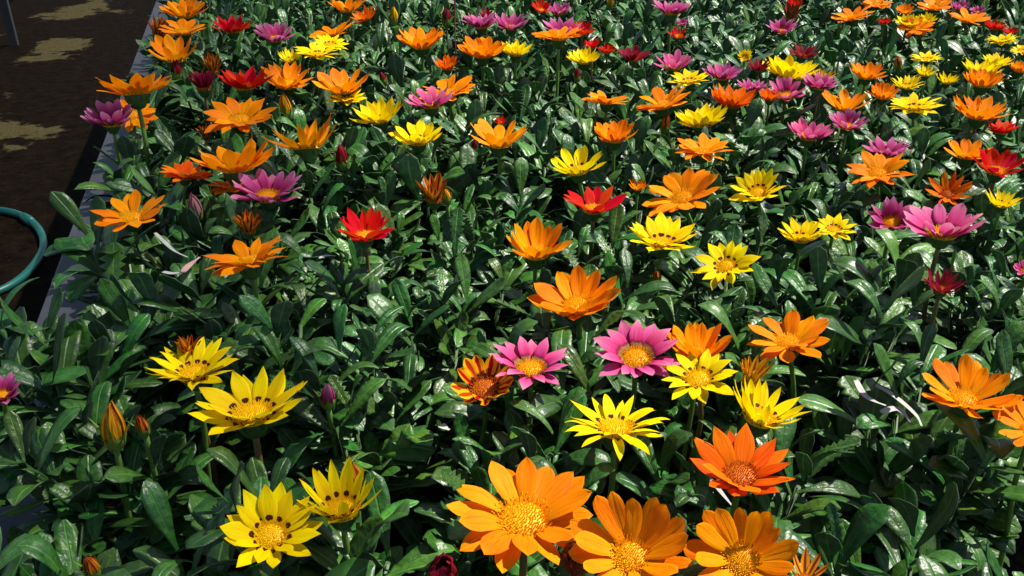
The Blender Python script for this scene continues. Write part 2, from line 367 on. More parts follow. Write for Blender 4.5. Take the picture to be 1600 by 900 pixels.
# disc (unit radius dome) and florets
def disc_mesh(m):
    vs, fs = [], []; rings = 5; seg = 18
    for i in range(rings + 1):
        a = i / rings; r_ = 1 - a * .98; z = .34 * math.sin(a * math.pi / 2) - (.10 * max(0, a - .6))
        if i == 0: z = -.08
        for k in range(seg): vs.append((r_ * math.cos(2 * math.pi * k / seg), r_ * math.sin(2 * math.pi * k / seg), z))
    for i in range(rings):
        for k in range(seg): fs.append((i * seg + k, i * seg + (k + 1) % seg, (i + 1) * seg + (k + 1) % seg, (i + 1) * seg + k))
    fs.append(tuple(range(rings * seg, rings * seg + seg)))
    return mesh('disc', vs, fs, [m])
def floret_mesh(m, seed):
    rs = random.Random(seed); vs, fs = [], []; n = 330
    for i in range(n):
        q = math.sqrt((i + .5) / n) * rs.uniform(.97, 1.03); th = i * 2.39996 + rs.uniform(-.08, .08); tall = .10 + .26 * max(0, (q - .55) / .45) * rs.uniform(.5, 1.2)
        a = 1 - q; z = .34 * math.sin(min(1, a) * math.pi / 2) - .10 * max(0, a - .6) - .03
        p = Vector((q * 1.02 * math.cos(th), q * 1.02 * math.sin(th), z)); d = Vector((.55 * q * math.cos(th) + rs.uniform(-.2, .2), .55 * q * math.sin(th) + rs.uniform(-.2, .2), 1)).normalized()
        a1 = d.orthogonal().normalized(); b1 = d.cross(a1); r0 = .029; b0 = len(vs)
        for k in range(4):
            t4 = math.pi / 2 * k; vs.append(p + (a1 * math.cos(t4) + b1 * math.sin(t4)) * r0)
        for k in range(4):
            t4 = math.pi / 2 * k; vs.append(p + d * tall + (a1 * math.cos(t4) + b1 * math.sin(t4)) * r0 * .9)
        vs.append(p + d * (tall + .05))
        for k in range(4):
            fs.append((b0 + k, b0 + (k + 1) % 4, b0 + 4 + (k + 1) % 4, b0 + 4 + k)); fs.append((b0 + 4 + k, b0 + 4 + (k + 1) % 4, b0 + 8))
    return mesh('florets', vs, fs, [m], smooth=False)
DISC = {k: (disc_mesh(a), floret_mesh(b, 3)) for k, (a, b) in DM.items()}
def calyx_mesh():
    vs, fs = tube([(0, 0, -1.35), (0, 0, -1.2), (0, 0, -.8), (0, 0, -.3), (0, 0, .02)], [.28, .55, .78, .92, 1.0], 12)
    vs = [Vector(v) for v in vs]
    for ring, zz, ln, ou in ((12, -.25, .62, .28), (10, -.7, .6, .45)):
        for k in range(ring):
            a = 2 * math.pi * (k + .5 * (ring == 10)) / ring; c, s = math.cos(a), math.sin(a); rr = .93 if ring == 12 else .82
            b0 = len(vs); tv = Vector((-s, c, 0)); d = Vector((c * ou, s * ou, 1)).normalized()
            p = Vector((c * rr, s * rr, zz))
            vs += [p - tv * .15, p + tv * .15, p + d * ln * .6 + tv * .10 + Vector((c, s, 0)) * .04, p + d * ln * .6 - tv * .10 + Vector((c, s, 0)) * .04, p + d * ln]
            fs += [(b0, b0 + 1, b0 + 2, b0 + 3), (b0 + 3, b0 + 2, b0 + 4)]
    return mesh('calyx', vs, fs, [M_CALYX])
CALYX = calyx_mesh()

# form -> petal elevation, spread, curvature, number
FORM = {'flat': (6, 7, 'arch', 1.0), 'open': (17, 8, 'arch', 1.0), 'bowl': (29, 8, 'flat', 1.0), 'cup': (43, 8, 'in', .95),
        'half': (62, 8, 'roll', .9), 'closed': (88, 3, 'close', .85)}
STYLE = {'Y': ('pointed', 20, 'pale', .30), 'O': ('broad', 18, 'gold', .31), 'D': ('pointed', 18, 'rust', .29), 'R': ('pointed', 18, 'gold', .27),
         'C': ('narrow', 17, 'rust', .25), 'M': ('blunt', 16, 'gold', .30), 'P': ('pointed', 18, 'gold', .28), 'B': ('broad', 15, 'rust', .34),
         'X': ('narrow', 15, 'rust', .22), 'Z': ('narrow', 15, 'gold', .22), 'W': ('narrow', 12, 'rust', .22), 'K': ('narrow', 8, 'rust', .2)}
HEADS = []       # (centre, radius, px box) of every bloom, so that leaves grow round them
def flower(cx, cy, wpx, hpx, col, form, label, side=0.0, dz=0.0, shape=None, n=None, lean=None, name='gazania_flower', cat='flower', seed=0, disc_r=None, elev=None, gap=None, group=None):
    rs = random.Random(int(cx * 7 + cy * 131 + seed)); st = STYLE[col]
    shp = shape or st[0]; npet = n or (st[1] + rs.choice((-1, 0, 0, 1))); rd = disc_r or st[3]
    el, sp, cv, lk = FORM[form]
    if form == 'bowl' and wpx < 100: el = 35; cv = 'in' if rs.random() < .5 else cv
    if elev is not None: el = elev
    ph = rs.uniform(0, 6.28); wob = rs.uniform(0, sp)
    pet = []
    # unit flower: outer radius about 1
    for k in range(npet):
        if gap and k in gap: continue
        th = 2 * math.pi * (k + rs.uniform(-.3, .3)) / npet + ph
        row = k % 2
        e = el + (7 if row else -4) * (1 if form not in ('closed',) else .4) + rs.uniform(-sp, sp) * 1.1 + wob * math.cos(th * 1 + ph * 2)
        ln = (1 - rd * .72) * lk * rs.uniform(.86, 1.09) * (1.0 if not row else .96)
        wsc = rs.uniform(.88, 1.16)
        me, vv = petal(shp, cv, rs.randrange(7), col)
        M = Matrix.Rotation(th, 4, 'Z') @ Matrix.Translation((0, rd * (.74 if form not in ('closed', 'half') else .55), .05 * row - .02)) @ Matrix.Rotation(R(e), 4, 'X') \
            @ Matrix.Rotation(R(rs.uniform(-13, 13)), 4, 'Y') @ Matrix.Diagonal((ln * wsc, ln, ln, 1))
        pet.append((me, M, vv))
    allv = np.concatenate([np.c_[vv, np.ones(len(vv))] @ np.array(M).T for _, M, vv in pet])[:, :3]
    z = HEAD + dz + rs.uniform(-.008, .010)
    P = at(cx, cy, z); rad = .035
    def frame(P, a, b):
        hc = np.array([-P[0], -P[1], 0]); hc /= np.linalg.norm(hc); rt = np.array([-hc[1], hc[0], 0])   # rt points to the right as seen from the camera
        return Matrix.Rotation(R(a), 3, Vector(rt)) @ Matrix.Rotation(R(b), 3, Vector(hc))
    def fit(a, P, rad, it):
        for _ in range(it):
            Rm = np.array(frame(P, a, side))
            q = proj(allv * rad @ Rm.T + P); lo, hi = q.min(0), q.max(0)
            rad = rad * wpx / (hi[0] - lo[0])
            P = at(proj(P)[0][0] + cx - (lo[0] + hi[0]) / 2, proj(P)[0][1] + cy - (lo[1] + hi[1]) / 2, z)
        return P, rad, hi[1] - lo[1]
    best = None
    for a in ([lean] if lean is not None else range(-28, 50, 6)):
        P1, r1, h1 = fit(a, P, rad, 3)
        s = abs(math.log(h1 / hpx)) + (.004 * abs(a - 8) if wpx > 110 else .011 * abs(a - 1))
        if best is None or s < best[0]: best = (s, a, P1, r1)
    _, a, P, rad = best
    P, rad, _ = fit(a, P, rad, 3)
    rad = min(max(rad, .008), .054)
    Rm = frame(P, a, side)
    # stem foot: below the head, leaning back against the tilt
    nrm = Rm @ Vector((0, 0, 1)); crad = rad * rd * (1.0 if form not in ('closed', 'half') else 1.1)
    neck = Vector(P) - nrm * crad * 1.3
    foot = Vector((P[0] - nrm.x * .05 + rs.uniform(-.012, .012), P[1] - nrm.y * .05 + rs.uniform(-.012, .012), SOIL - .002))
    foot.x = max(foot.x, EDGE + .105)
    t = thing(name, label, cat, foot, group or GROUPS[col])
    H = Matrix.Translation(Vector(P) - foot) @ Rm.to_4x4() @ Matrix.Diagonal((rad, rad, rad, 1))
    for me, M, _ in pet: obj('petal', me, t, H @ M)
    dm, fm = DISC[st[2]]
    if form != 'closed':
        d = obj('disc', dm, t, H @ Matrix.Diagonal((rd, rd, rd, 1)))
        fo = obj('florets', fm, d); fo['kind'] = 'stuff'
    cr = rd * (.92 if form not in ('closed', 'half') else 1.0)
    obj('calyx', CALYX, t, H @ Matrix.Translation((0, 0, -.02)) @ Matrix.Diagonal((cr, cr, cr * .9, 1)))
    L0 = (neck - foot).length
    pth = smoothpath([foot, foot.lerp(neck, .35) + Vector((0, 0, .012)), neck - nrm * L0 * .22, neck + nrm * crad * .15], 4)
    r_ = min(.0026, max(.0016, rad * .055))
    v_, f_ = tube([p - foot for p in pth], [r_ * (1.15 - .15 * i / len(pth)) for i in range(len(pth))], 7)
    obj('stem', mesh('stem', v_, f_, [M_STEMR if col in 'CR' or rs.random() < .15 else M_STEM]), t)
    HEADS.append((np.array(P), rad * (1.0 if form in ('flat', 'open', 'bowl') else .75), (cx, cy, wpx, hpx), np.array(nrm)))
    return t
GROUPS = {'Y': 'yellow gazania blooms', 'O': 'orange gazania blooms', 'D': 'deep orange gazania blooms', 'R': 'red gazania blooms', 'C': 'crimson gazania blooms',
          'M': 'pink gazania blooms', 'P': 'purple gazania blooms', 'B': 'flame striped gazania blooms', 'X': 'closing gazania blooms', 'Z': 'closing gazania blooms',
          'W': 'withered gazania blooms', 'K': 'withered gazania blooms'}
# ------------------------------------------------------------------ the blooms: picture centre, width, height (of the 1600 x 900 photograph), colour, form, label
FL = [
 # bottom row and the middle
 (812, 805, 230, 172, 'O', 'open', 'biggest orange gazania, fully open with a wide fuzzy golden disc', dict(n=19, disc_r=.36, lean=6)),
 (986, 855, 196, 180, 'O', 'bowl', 'orange gazania with long blunt petals, touching the biggest orange bloom', dict(shape='blunt', disc_r=.30, side=4)),
 (1158, 872, 182, 178, 'O', 'bowl', 'orange gazania with smooth rounded petals cut off by the picture bottom', dict(shape='blunt', disc_r=.32)),
 (424, 820, 164, 140, 'Y', 'bowl', 'yellow gazania with dark-dotted ring, petals folding up, beside spiky half-open bloom', dict(n=18)),
 (530, 765, 134, 102, 'Y', 'cup', 'spiky half-open yellow gazania with thin upright petals and dark ring', dict(shape='narrow', n=20, elev=48)),
 (386, 626, 190, 104, 'Y', 'bowl', 'large bright yellow gazania with pointed petals in front of a second yellow bloom', dict(n=20, disc_r=.33)),
 (300, 568, 150, 84, 'Y', 'bowl', 'yellow gazania with thin petals just behind the large bright yellow bloom', dict(shape='narrow', n=24)),
 (293, 540, 44, 44, 'X', 'half', 'brown-orange closing gazania poking up behind the thin-petalled yellow bloom', dict(dz=-.008)),
 (964, 668, 166, 108, 'Y', 'open', 'yellow gazania star with many slim petals and full ring of brown dots', dict(shape='narrow', n=21, disc_r=.33)),
 (1160, 718, 166, 118, 'D', 'bowl', 'deep orange gazania with pointed petals and a rusty brown disc', dict(disc_r=.32)),
 (997, 545, 142, 92, 'M', 'open', 'pink gazania with spread petals overlapping a yellow bloom', dict(n=18, disc_r=.33, shape='pointed', elev=24)),
 (826, 567, 128, 84, 'M', 'open', 'pink gazania with blunt petals beside the red and yellow striped bloom', dict(n=16, disc_r=.33, shape='pointed', elev=22)),
 (753, 594, 100, 80, 'B', 'cup', 'red and yellow striped gazania with a black centre ring', dict(elev=36, disc_r=.38, shape='broad')),
 (1094, 588, 122, 90, 'Y', 'open', 'yellow gazania with brown ring between the pink and the spiky yellow bloom', dict(n=16, disc_r=.34, side=6)),
 (1094, 533, 106, 58, 'O', 'cup', 'orange gazania half hidden behind a brown-ringed yellow bloom', dict(dz=-.004)),
 (1182, 578, 54, 66, 'Z', 'half', 'closing yellow gazania standing behind the spiky open yellow one', dict()),
 (1207, 628, 124, 84, 'Y', 'cup', 'yellow gazania with thin spiky petals leaning away from the deep orange bloom', dict(shape='narrow', elev=44, side=-8)),
 (1232, 525, 132, 82, 'O', 'open', 'golden orange gazania alone above the spiky yellow blooms', dict(n=18, side=12)),
 (1520, 603, 160, 98, 'O', 'bowl', 'orange gazania with raised petals touching another orange bloom at the border', dict(shape='blunt')),
 (1612, 668, 124, 84, 'O', 'open', 'orange gazania cut by the right picture border', dict(shape='blunt')),
 (1262, 884, 76, 56, 'X', 'cup', 'orange gazania with a few thin striped tips beside rounded petals', dict(n=9)),
 (902, 872, 58, 60, 'W', 'closed', 'brown closed gazania tucked under two big orange blooms', dict(dz=-.022)),
 (692, 892, 44, 56, 'C', 'closed', 'dim crimson closed gazania sunk in shade near the biggest bloom', dict(dz=-.035)),
 (897, 457, 148, 90, 'O', 'cup', 'golden orange gazania with petals folded up on one side', dict(elev=32, side=8)),
 (843, 372, 106, 74, 'O', 'cup', 'ragged orange gazania partly covered by leaves', dict(n=12, dz=-.004)),
 (1037, 361, 112, 66, 'Y', 'bowl', 'yellow gazania with crowded double petals beside a wide yellow star', dict(n=20)),
 (1134, 414, 112, 78, 'Y', 'open', 'wide yellow gazania star with a dark half ring and slanting face', dict(side=14, n=17)),
 (572, 350, 92, 54, 'R', 'cup', 'bright red gazania alone among dark glossy leaves', dict(elev=36, lean=2)),
 (930, 312, 100, 50, 'R', 'bowl', 'bright red gazania with twisted petals behind the ragged orange bloom', dict(gap=(2, 7), n=13)),
 (1065, 300, 124, 76, 'O', 'open', 'orange gazania with drooping petals near a yellow bloom', dict(side=16)),
 (998, 288, 32, 18, 'O', 'cup', 'small curled orange gazania beside the drooping orange one', dict(n=9, dz=-.012)),
 (1185, 289, 94, 54, 'Y', 'bowl', 'yellow gazania alone to the right of the drooping orange bloom', dict(side=10)),
 (1252, 359, 76, 56, 'Y', 'bowl', 'yellow gazania touching another yellow, dark ring showing', dict()),
 (1303, 354, 74, 44, 'Y', 'open', 'yellow gazania overlapped by leaf and a ringed yellow bloom', dict()),
 (1393, 334, 80, 58, 'P', 'bowl', 'lilac pink gazania tucked against the large mauve bloom', dict(dz=.015)),
 (1476, 346, 132, 76, 'M', 'bowl', 'large mauve pink gazania on a tall green stem', dict(shape='blunt', n=19, dz=.028, lean=0, elev=34)),
 (1475, 439, 72, 42, 'C', 'cup', 'dark crimson gazania closing on a bare reddish stem', dict(dz=.012, lean=2)),
 (1606, 420, 46, 30, 'M', 'bowl', 'pink gazania tip showing at the right border', dict()),
 # left side
 (-4, 606, 76, 62, 'P', 'bowl', 'magenta gazania at the left border above the bench edge', dict(dz=-.01)),
 (382, 400, 136, 68, 'O', 'open', 'orange gazania facing up beside white dry petals', dict(shape='pointed', side=4)),
 (200, 329, 122, 66, 'O', 'open', 'orange gazania leaning over the grey bench edge', dict(shape='broad', n=14)),
 (386, 345, 52, 48, 'X', 'half', 'striped orange gazania closing below the purple bloom', dict(dz=-.006)),
 (416, 290, 114, 54, 'P', 'bowl', 'purple gazania with golden disc over an orange bloom', dict(shape='blunt')),
 (372, 290, 106, 30, 'O', 'flat', 'orange gazania mostly hidden beneath the purple bloom', dict(dz=-.016)),
 (362, 243, 132, 54, 'O', 'bowl', 'orange gazania with broad pointed petals behind the purple bloom', dict()),
 (291, 267, 88, 40, 'D', 'open', 'deep orange gazania leaning out beneath a broad orange bloom', dict(side=-10, dz=-.006)),
 (466, 205, 120, 54, 'O', 'cup', 'orange gazania with finger-like separated petals', dict(shape='narrow', n=13, elev=36)),
 (375, 180, 118, 56, 'O', 'open', 'orange gazania star between red bloom and finger-petalled bloom', dict(shape='pointed')),
 (209, 132, 120, 50, 'O', 'bowl', 'orange gazania on a tall stem with dark calyx seen from below', dict(shape='pointed', dz=.035, lean=-16)),
 (167, 176, 84, 46, 'P', 'bowl', 'purple gazania on a tall stem hanging over the bench edge', dict(dz=.02, lean=2, shape='blunt', elev=40)),
 (205, 178, 86, 56, 'O', 'flat', 'orange gazania hanging behind the purple bloom at bench edge', dict(dz=-.01)),
 (384, 122, 94, 38, 'R', 'bowl', 'red gazania with golden disc beside a star-shaped orange bloom', dict()),
 (314, 124, 48, 30, 'C', 'half', 'dark crimson half-closed gazania beside the red bloom', dict()),
 (332, 97, 40, 32, 'X', 'half', 'striped brush-like orange gazania closing behind the crimson bloom', dict()),
 (318, 204, 28, 26, 'X', 'half', 'small tuft of a fading orange gazania among leaves', dict(dz=-.02)),
 (270, 75, 80, 46, 'O', 'cup', 'orange gazania with curled yellow-edged petals near the bench edge', dict(n=10)),
 (285, 43, 76, 32, 'O', 'open', 'flat orange gazania second along the bench edge from far end', dict()),
 (252, 40, 48, 32, 'X', 'half', 'ochre half-closed gazania leaning over the bench edge', dict(side=-20)),
 (287, 12, 78, 34, 'O', 'bowl', 'orange gazania topmost along the bench edge', dict(shape='blunt')),
 (363, 37, 70, 28, 'R', 'bowl', 'dark red gazania with a small orange disc beside purple bloom', dict()),
 (428, 50, 66, 32, 'P', 'bowl', 'purple gazania beside the dark red bloom', dict(shape='blunt')),
 # upper middle
 (449, 117, 86, 48, 'O', 'cup', 'orange gazania with high pointed petals beside the red one', dict(shape='pointed', elev=36)),
 (532, 126, 92, 42, 'O', 'cup', 'orange gazania with two petals flopped to one side', dict(n=12, elev=34)),
 (453, 86, 40, 28, 'Y', 'cup', 'small yellow gazania half closed beside a flat yellow bloom', dict(shape='narrow')),
 (497, 80, 76, 28, 'Y', 'open', 'flat yellow gazania under orange bloom', dict()),
 (517, 66, 58, 26, 'Y', 'open', 'yellow gazania hidden behind an upright green leaf', dict(dz=-.006)),
 (518, 43, 70, 30, 'O', 'open', 'smooth orange gazania above two yellow blooms', dict(shape='blunt', side=14)),
 (542, 6, 62, 26, 'O', 'bowl', 'orange gazania at the top border touching a drooping one', dict(shape='blunt')),
 (568, 22, 44, 32, 'D', 'bowl', 'small deep orange gazania drooping sideways at the top', dict(side=24)),
 (657, 59, 76, 36, 'O', 'bowl', 'orange gazania alone in open foliage at the back', dict()),
 (754, 73, 80, 36, 'O', 'bowl', 'orange gazania beside a yellow bloom behind the thin wire', dict()),
 (803, 74, 58, 28, 'Y', 'bowl', 'yellow gazania behind the orange bloom at the wire', dict()),
 (697, 97, 40, 28, 'D', 'cup', 'small deep orange gazania cup right at the wire', dict()),
 (750, 32, 62, 26, 'P', 'bowl', 'lilac gazania behind the wire with a twin beside it', dict()),
 (798, 33, 58, 28, 'P', 'bowl', 'lilac gazania twin touching another lilac bloom', dict()),
 (760, 20, 30, 18, 'C', 'cup', 'small crimson gazania between two lilac blooms', dict()),
 (697, 137, 94, 46, 'O', 'open', 'orange gazania behind the magenta bloom', dict(side=8)),
 (670, 152, 78, 36, 'M', 'bowl', 'bright magenta gazania in front of an orange bloom', dict()),
 (542, 152, 66, 26, 'Y', 'open', 'yellow gazania peeping from behind a larger yellow one', dict(dz=-.004)),
 (588, 172, 84, 44, 'Y', 'bowl', 'yellow gazania with dotted ring overlapping a flat yellow bloom', dict(side=6)),
 (649, 207, 86, 42, 'Y', 'bowl', 'yellow gazania with broad petals and dotted ring standing alone', dict(shape='broad')),
 (780, 208, 92, 44, 'O', 'bowl', 'orange gazania with uneven petals in front of a red scrap', dict(n=11, shape='blunt')),
 (782, 187, 22, 18, 'R', 'cup', 'tiny red gazania behind the uneven orange bloom', dict(n=8)),
 (674, 292, 52, 40, 'X', 'half', 'thin striped orange gazania closing behind a leaf', dict(dz=-.012)),
 (847, 9, 34, 24, 'R', 'bowl', 'red gazania at the top border beside a lilac bloom', dict()),
 (873, 12, 44, 24, 'P', 'bowl', 'lilac gazania at the top border beside red bloom', dict()),
 (880, 42, 66, 34, 'P', 'bowl', 'pale lilac gazania behind a tall orange bloom', dict(dz=.01)),
 (910, 43, 44, 26, 'R', 'bowl', 'dark red gazania behind the tall orange bloom', dict()),
 (870, 52, 80, 34, 'O', 'open', 'orange gazania on a tall pale stem over lilac petals', dict(dz=.035, lean=-2)),
 (925, 67, 28, 18, 'R', 'cup', 'small red gazania beside a white scrap', dict()),
 (949, 75, 30, 22, 'R', 'cup', 'small crimson red gazania beside yellow bloom', dict()),
 (912, 86, 56, 30, 'Y', 'bowl', 'yellow gazania in front of the small red pair', dict()),
 (990, 83, 54, 26, 'C', 'bowl', 'wine red gazania beside the pink bloom', dict(shape='blunt')),
 (1052, 93, 64, 36, 'M', 'bowl', 'pink gazania with upright petals above a yellow bloom', dict()),
 (1050, 10, 64, 24, 'P', 'bowl', 'lilac gazania on a long bare stem at the top', dict(dz=.03, lean=-6)),
 (1058, 50, 34, 34, 'R', 'cup', 'ragged red gazania half hidden by leaves at the back', dict(n=9)),
 (1067, 34, 22, 16, 'P', 'cup', 'small dull purple gazania behind the ragged red bloom', dict()),
 (1075, 122, 68, 32, 'Y', 'open', 'yellow gazania below the pink upright bloom', dict(side=8)),
 (1130, 110, 68, 32, 'P', 'bowl', 'purple gazania with silvery petal edges beside crimson bloom', dict()),
 (1185, 100, 42, 36, 'C', 'cup', 'crimson gazania half closed in front of yellow blooms', dict()),
 (1164, 86, 24, 24, 'Y', 'cup', 'small yellow gazania behind the crimson half-closed bloom', dict()),
 (1178, 133, 54, 24, 'P', 'bowl', 'purple gazania behind the deep orange cup', dict()),
 (1150, 149, 78, 38, 'D', 'cup', 'deep orange gazania cup beside a smaller orange one', dict(elev=36)),
 (1205, 147, 38, 30, 'D', 'cup', 'small deep orange gazania wedged under the magenta bloom', dict()),
 (946, 152, 76, 26, 'O', 'open', 'orange gazania seen almost edge-on', dict(lean=-6)),
 (1037, 155, 88, 40, 'O', 'open', 'orange gazania overlapped by a ringed yellow bloom', dict(side=14)),
 (1095, 180, 84, 38, 'Y', 'bowl', 'ringed yellow gazania overlapping an orange bloom', dict(side=8)),
 (963, 204, 70, 38, 'O', 'cup', 'orange gazania cup with dark-streaked outer petals', dict(elev=36)),
 (1100, 230, 96, 44, 'O', 'open', 'orange gazania with broad layered petals below a ringed yellow bloom', dict()),
 (904, 250, 88, 46, 'Y', 'bowl', 'yellow gazania with loose broken petals', dict(shape='broad', n=12, side=10)),
 # upper right
 (1243, 4, 26, 16, 'R', 'cup', 'small red gazania at the top border over a dry head', dict()),
 (1237, 18, 34, 22, 'W', 'half', 'dry brown-red gazania head at the back', dict()),
 (1222, 39, 52, 32, 'P', 'bowl', 'dusty lilac gazania above the wine-coloured bloom', dict()),
 (1256, 79, 52, 26, 'C', 'bowl', 'wine-coloured gazania above the large yellow bloom', dict()),
 (1236, 105, 92, 38, 'Y', 'bowl', 'large yellow gazania under the wine-coloured bloom', dict(shape='broad')),
 (1283, 126, 62, 30, 'P', 'bowl', 'purple gazania on a stem over yellow petals', dict(dz=.02)),
 (1288, 116, 42, 26, 'Z', 'cup', 'ochre yellow gazania behind the purple stemmed bloom', dict()),
 (1230, 139, 62, 40, 'M', 'bowl', 'magenta gazania beside the deep orange blooms', dict()),
 (1323, 156, 80, 34, 'O', 'bowl', 'orange gazania with a broken-up outline behind pale pink bloom', dict(shape='blunt', n=12)),
 (1267, 201, 74, 40, 'M', 'cup', 'magenta pink gazania cup with dark throat', dict(elev=36, shape='broad')),
 (1327, 187, 64, 38, 'P', 'cup', 'pale pink gazania cup with silvery petals', dict(elev=36, shape='blunt')),
 (1387, 229, 82, 36, 'P', 'bowl', 'purple gazania above the wide-winged orange bloom', dict()),
 (1376, 265, 110, 60, 'O', 'open', 'wide-winged orange gazania under the purple bloom', dict(shape='pointed', side=8)),
 (1333, 22, 70, 28, 'O', 'open', 'orange gazania beside a small red bloom at the back', dict(side=10)),
 (1383, 32, 24, 20, 'R', 'cup', 'small scarlet gazania between two orange blooms', dict()),
 (1370, 3, 52, 20, 'O', 'open', 'orange gazania at the top border above the small scarlet bloom', dict()),
 (1414, 14, 30, 18, 'O', 'bowl', 'small orange gazania behind yellow blooms at the top', dict()),
 (1418, 31, 44, 22, 'Y', 'bowl', 'yellow gazania behind a tilted orange bloom', dict()),
 (1449, 27, 38, 26, 'Y', 'bowl', 'yellow gazania beside an upright leaf at the back', dict()),
 (1430, 42, 64, 34, 'O', 'open', 'tilted orange gazania in front of yellow ones at the back', dict(side=12)),
 (1460, 6, 56, 20, 'O', 'open', 'flat orange gazania at the top border near purple blooms', dict()),
 (1502, 8, 34, 22, 'P', 'cup', 'violet gazania at the top above an orange bloom', dict()),
 (1528, 15, 28, 14, 'P', 'bowl', 'small violet gazania beside its larger violet neighbour', dict()),
 (1515, 25, 68, 28, 'O', 'open', 'orange gazania below the violet pair', dict()),
 (1557, 38, 40, 18, 'R', 'bowl', 'red-orange gazania at the far corner', dict()),
 (1578, 47, 28, 14, 'R', 'bowl', 'dark red gazania by the pale green plants', dict()),
 (1566, 61, 56, 24, 'Y', 'open', 'yellow gazania in front of the far red pair', dict(side=10)),
 (1596, 78, 38, 18, 'Y', 'open', 'yellow gazania cut by the border at the back', dict()),
 (1357, 110, 62, 30, 'O', 'bowl', 'orange gazania above a smaller orange cup', dict()),
 (1380, 141, 52, 34, 'O', 'cup', 'orange gazania cup beside a wide yellow bloom', dict()),
 (1448, 88, 56, 20, 'Y', 'open', 'flat yellow gazania above two yellow cups', dict()),
 (1447, 109, 38, 28, 'Y', 'cup', 'yellow gazania cup below a flat yellow bloom', dict(shape='narrow')),
 (1481, 121, 40, 30, 'Y', 'cup', 'yellow gazania cup on a dark stem beside another cup', dict(shape='narrow')),
 (1418, 128, 54, 26, 'Y', 'bowl', 'spidery yellow gazania beside the orange cup', dict(shape='narrow')),
 (1432, 162, 92, 36, 'Y', 'open', 'wide flat yellow gazania on a green stem below the orange cup', dict(dz=.012, side=8)),
 (1560, 93, 54, 26, 'Y', 'bowl', 'yellow gazania behind a yellow and orange pair', dict()),
 (1536, 104, 68, 26, 'Y', 'bowl', 'yellow gazania resting on an orange cup', dict()),
 (1537, 121, 66, 30, 'O', 'cup', 'orange gazania cup under a yellow bloom', dict()),
 (1597, 104, 40, 24, 'O', 'cup', 'orange gazania cut by the border beside yellow bloom', dict()),
 (1535, 167, 92, 46, 'O', 'cup', 'dense orange gazania cup above a red bloom', dict(elev=34, n=20, shape='pointed')),
 (1566, 198, 58, 26, 'R', 'bowl', 'red gazania under the dense orange cup', dict(dz=-.006)),
 (1513, 233, 78, 32, 'O', 'bowl', 'orange gazania touching the red streaked bloom', dict(shape='broad', n=12)),
 (1563, 254, 92, 52, 'R', 'cup', 'red gazania with broad orange-streaked petals', dict(elev=34, shape='broad', n=13)),
 (1483, 293, 76, 56, 'D', 'bowl', 'deep orange gazania with thin twisted petals above the mauve bloom', dict(shape='narrow', n=14, elev=34)),
 (1570, 309, 62, 40, 'Y', 'cup', 'yellow gazania brush with very thin petals at the right side', dict(shape='narrow', n=22, elev=36, dz=.01)),
]
for (cx, cy, wp, hp_, col, form, lab, o) in FL:
    flower(cx, cy, wp, hp_, col, form, lab, **o)

# buds: closed petals rising from a green calyx
BUDM = {'Z': PM['Z'], 'X': PM['X'], 'C': PM['C'], 'P': PM['P']}
def bud_calyx():
    vs, fs = tube([(0, 0, -.05), (0, 0, .02), (0, 0, .12), (0, 0, .30), (0, 0, .45), (0, 0, .56)], [.06, .14, .23, .27, .24, .17], 12)
    vs = [Vector(v) for v in vs]
    for k in range(11):
        a = 2 * math.pi * k / 11; c, s = math.cos(a), math.sin(a); b0 = len(vs); tv = Vector((-s, c, 0)); zz = .2 + .12 * (k % 3)
        p = Vector((c * .265, s * .265, zz)); ou = .10 + .2 * (k % 2)
        vs += [p - tv * .045, p + tv * .045, p + Vector((c * ou * .5, s * ou * .5, .2)) + tv * .03, p + Vector((c * ou * .5, s * ou * .5, .2)) - tv * .03, p + Vector((c * ou, s * ou, .38))]
        fs += [(b0, b0 + 1, b0 + 2, b0 + 3), (b0 + 3, b0 + 2, b0 + 4)]
    return mesh('bud_calyx', vs, fs, [plain('bud_green', (.13, .22, .035), .5, .3, 3, .3)])
BUDC = bud_calyx()
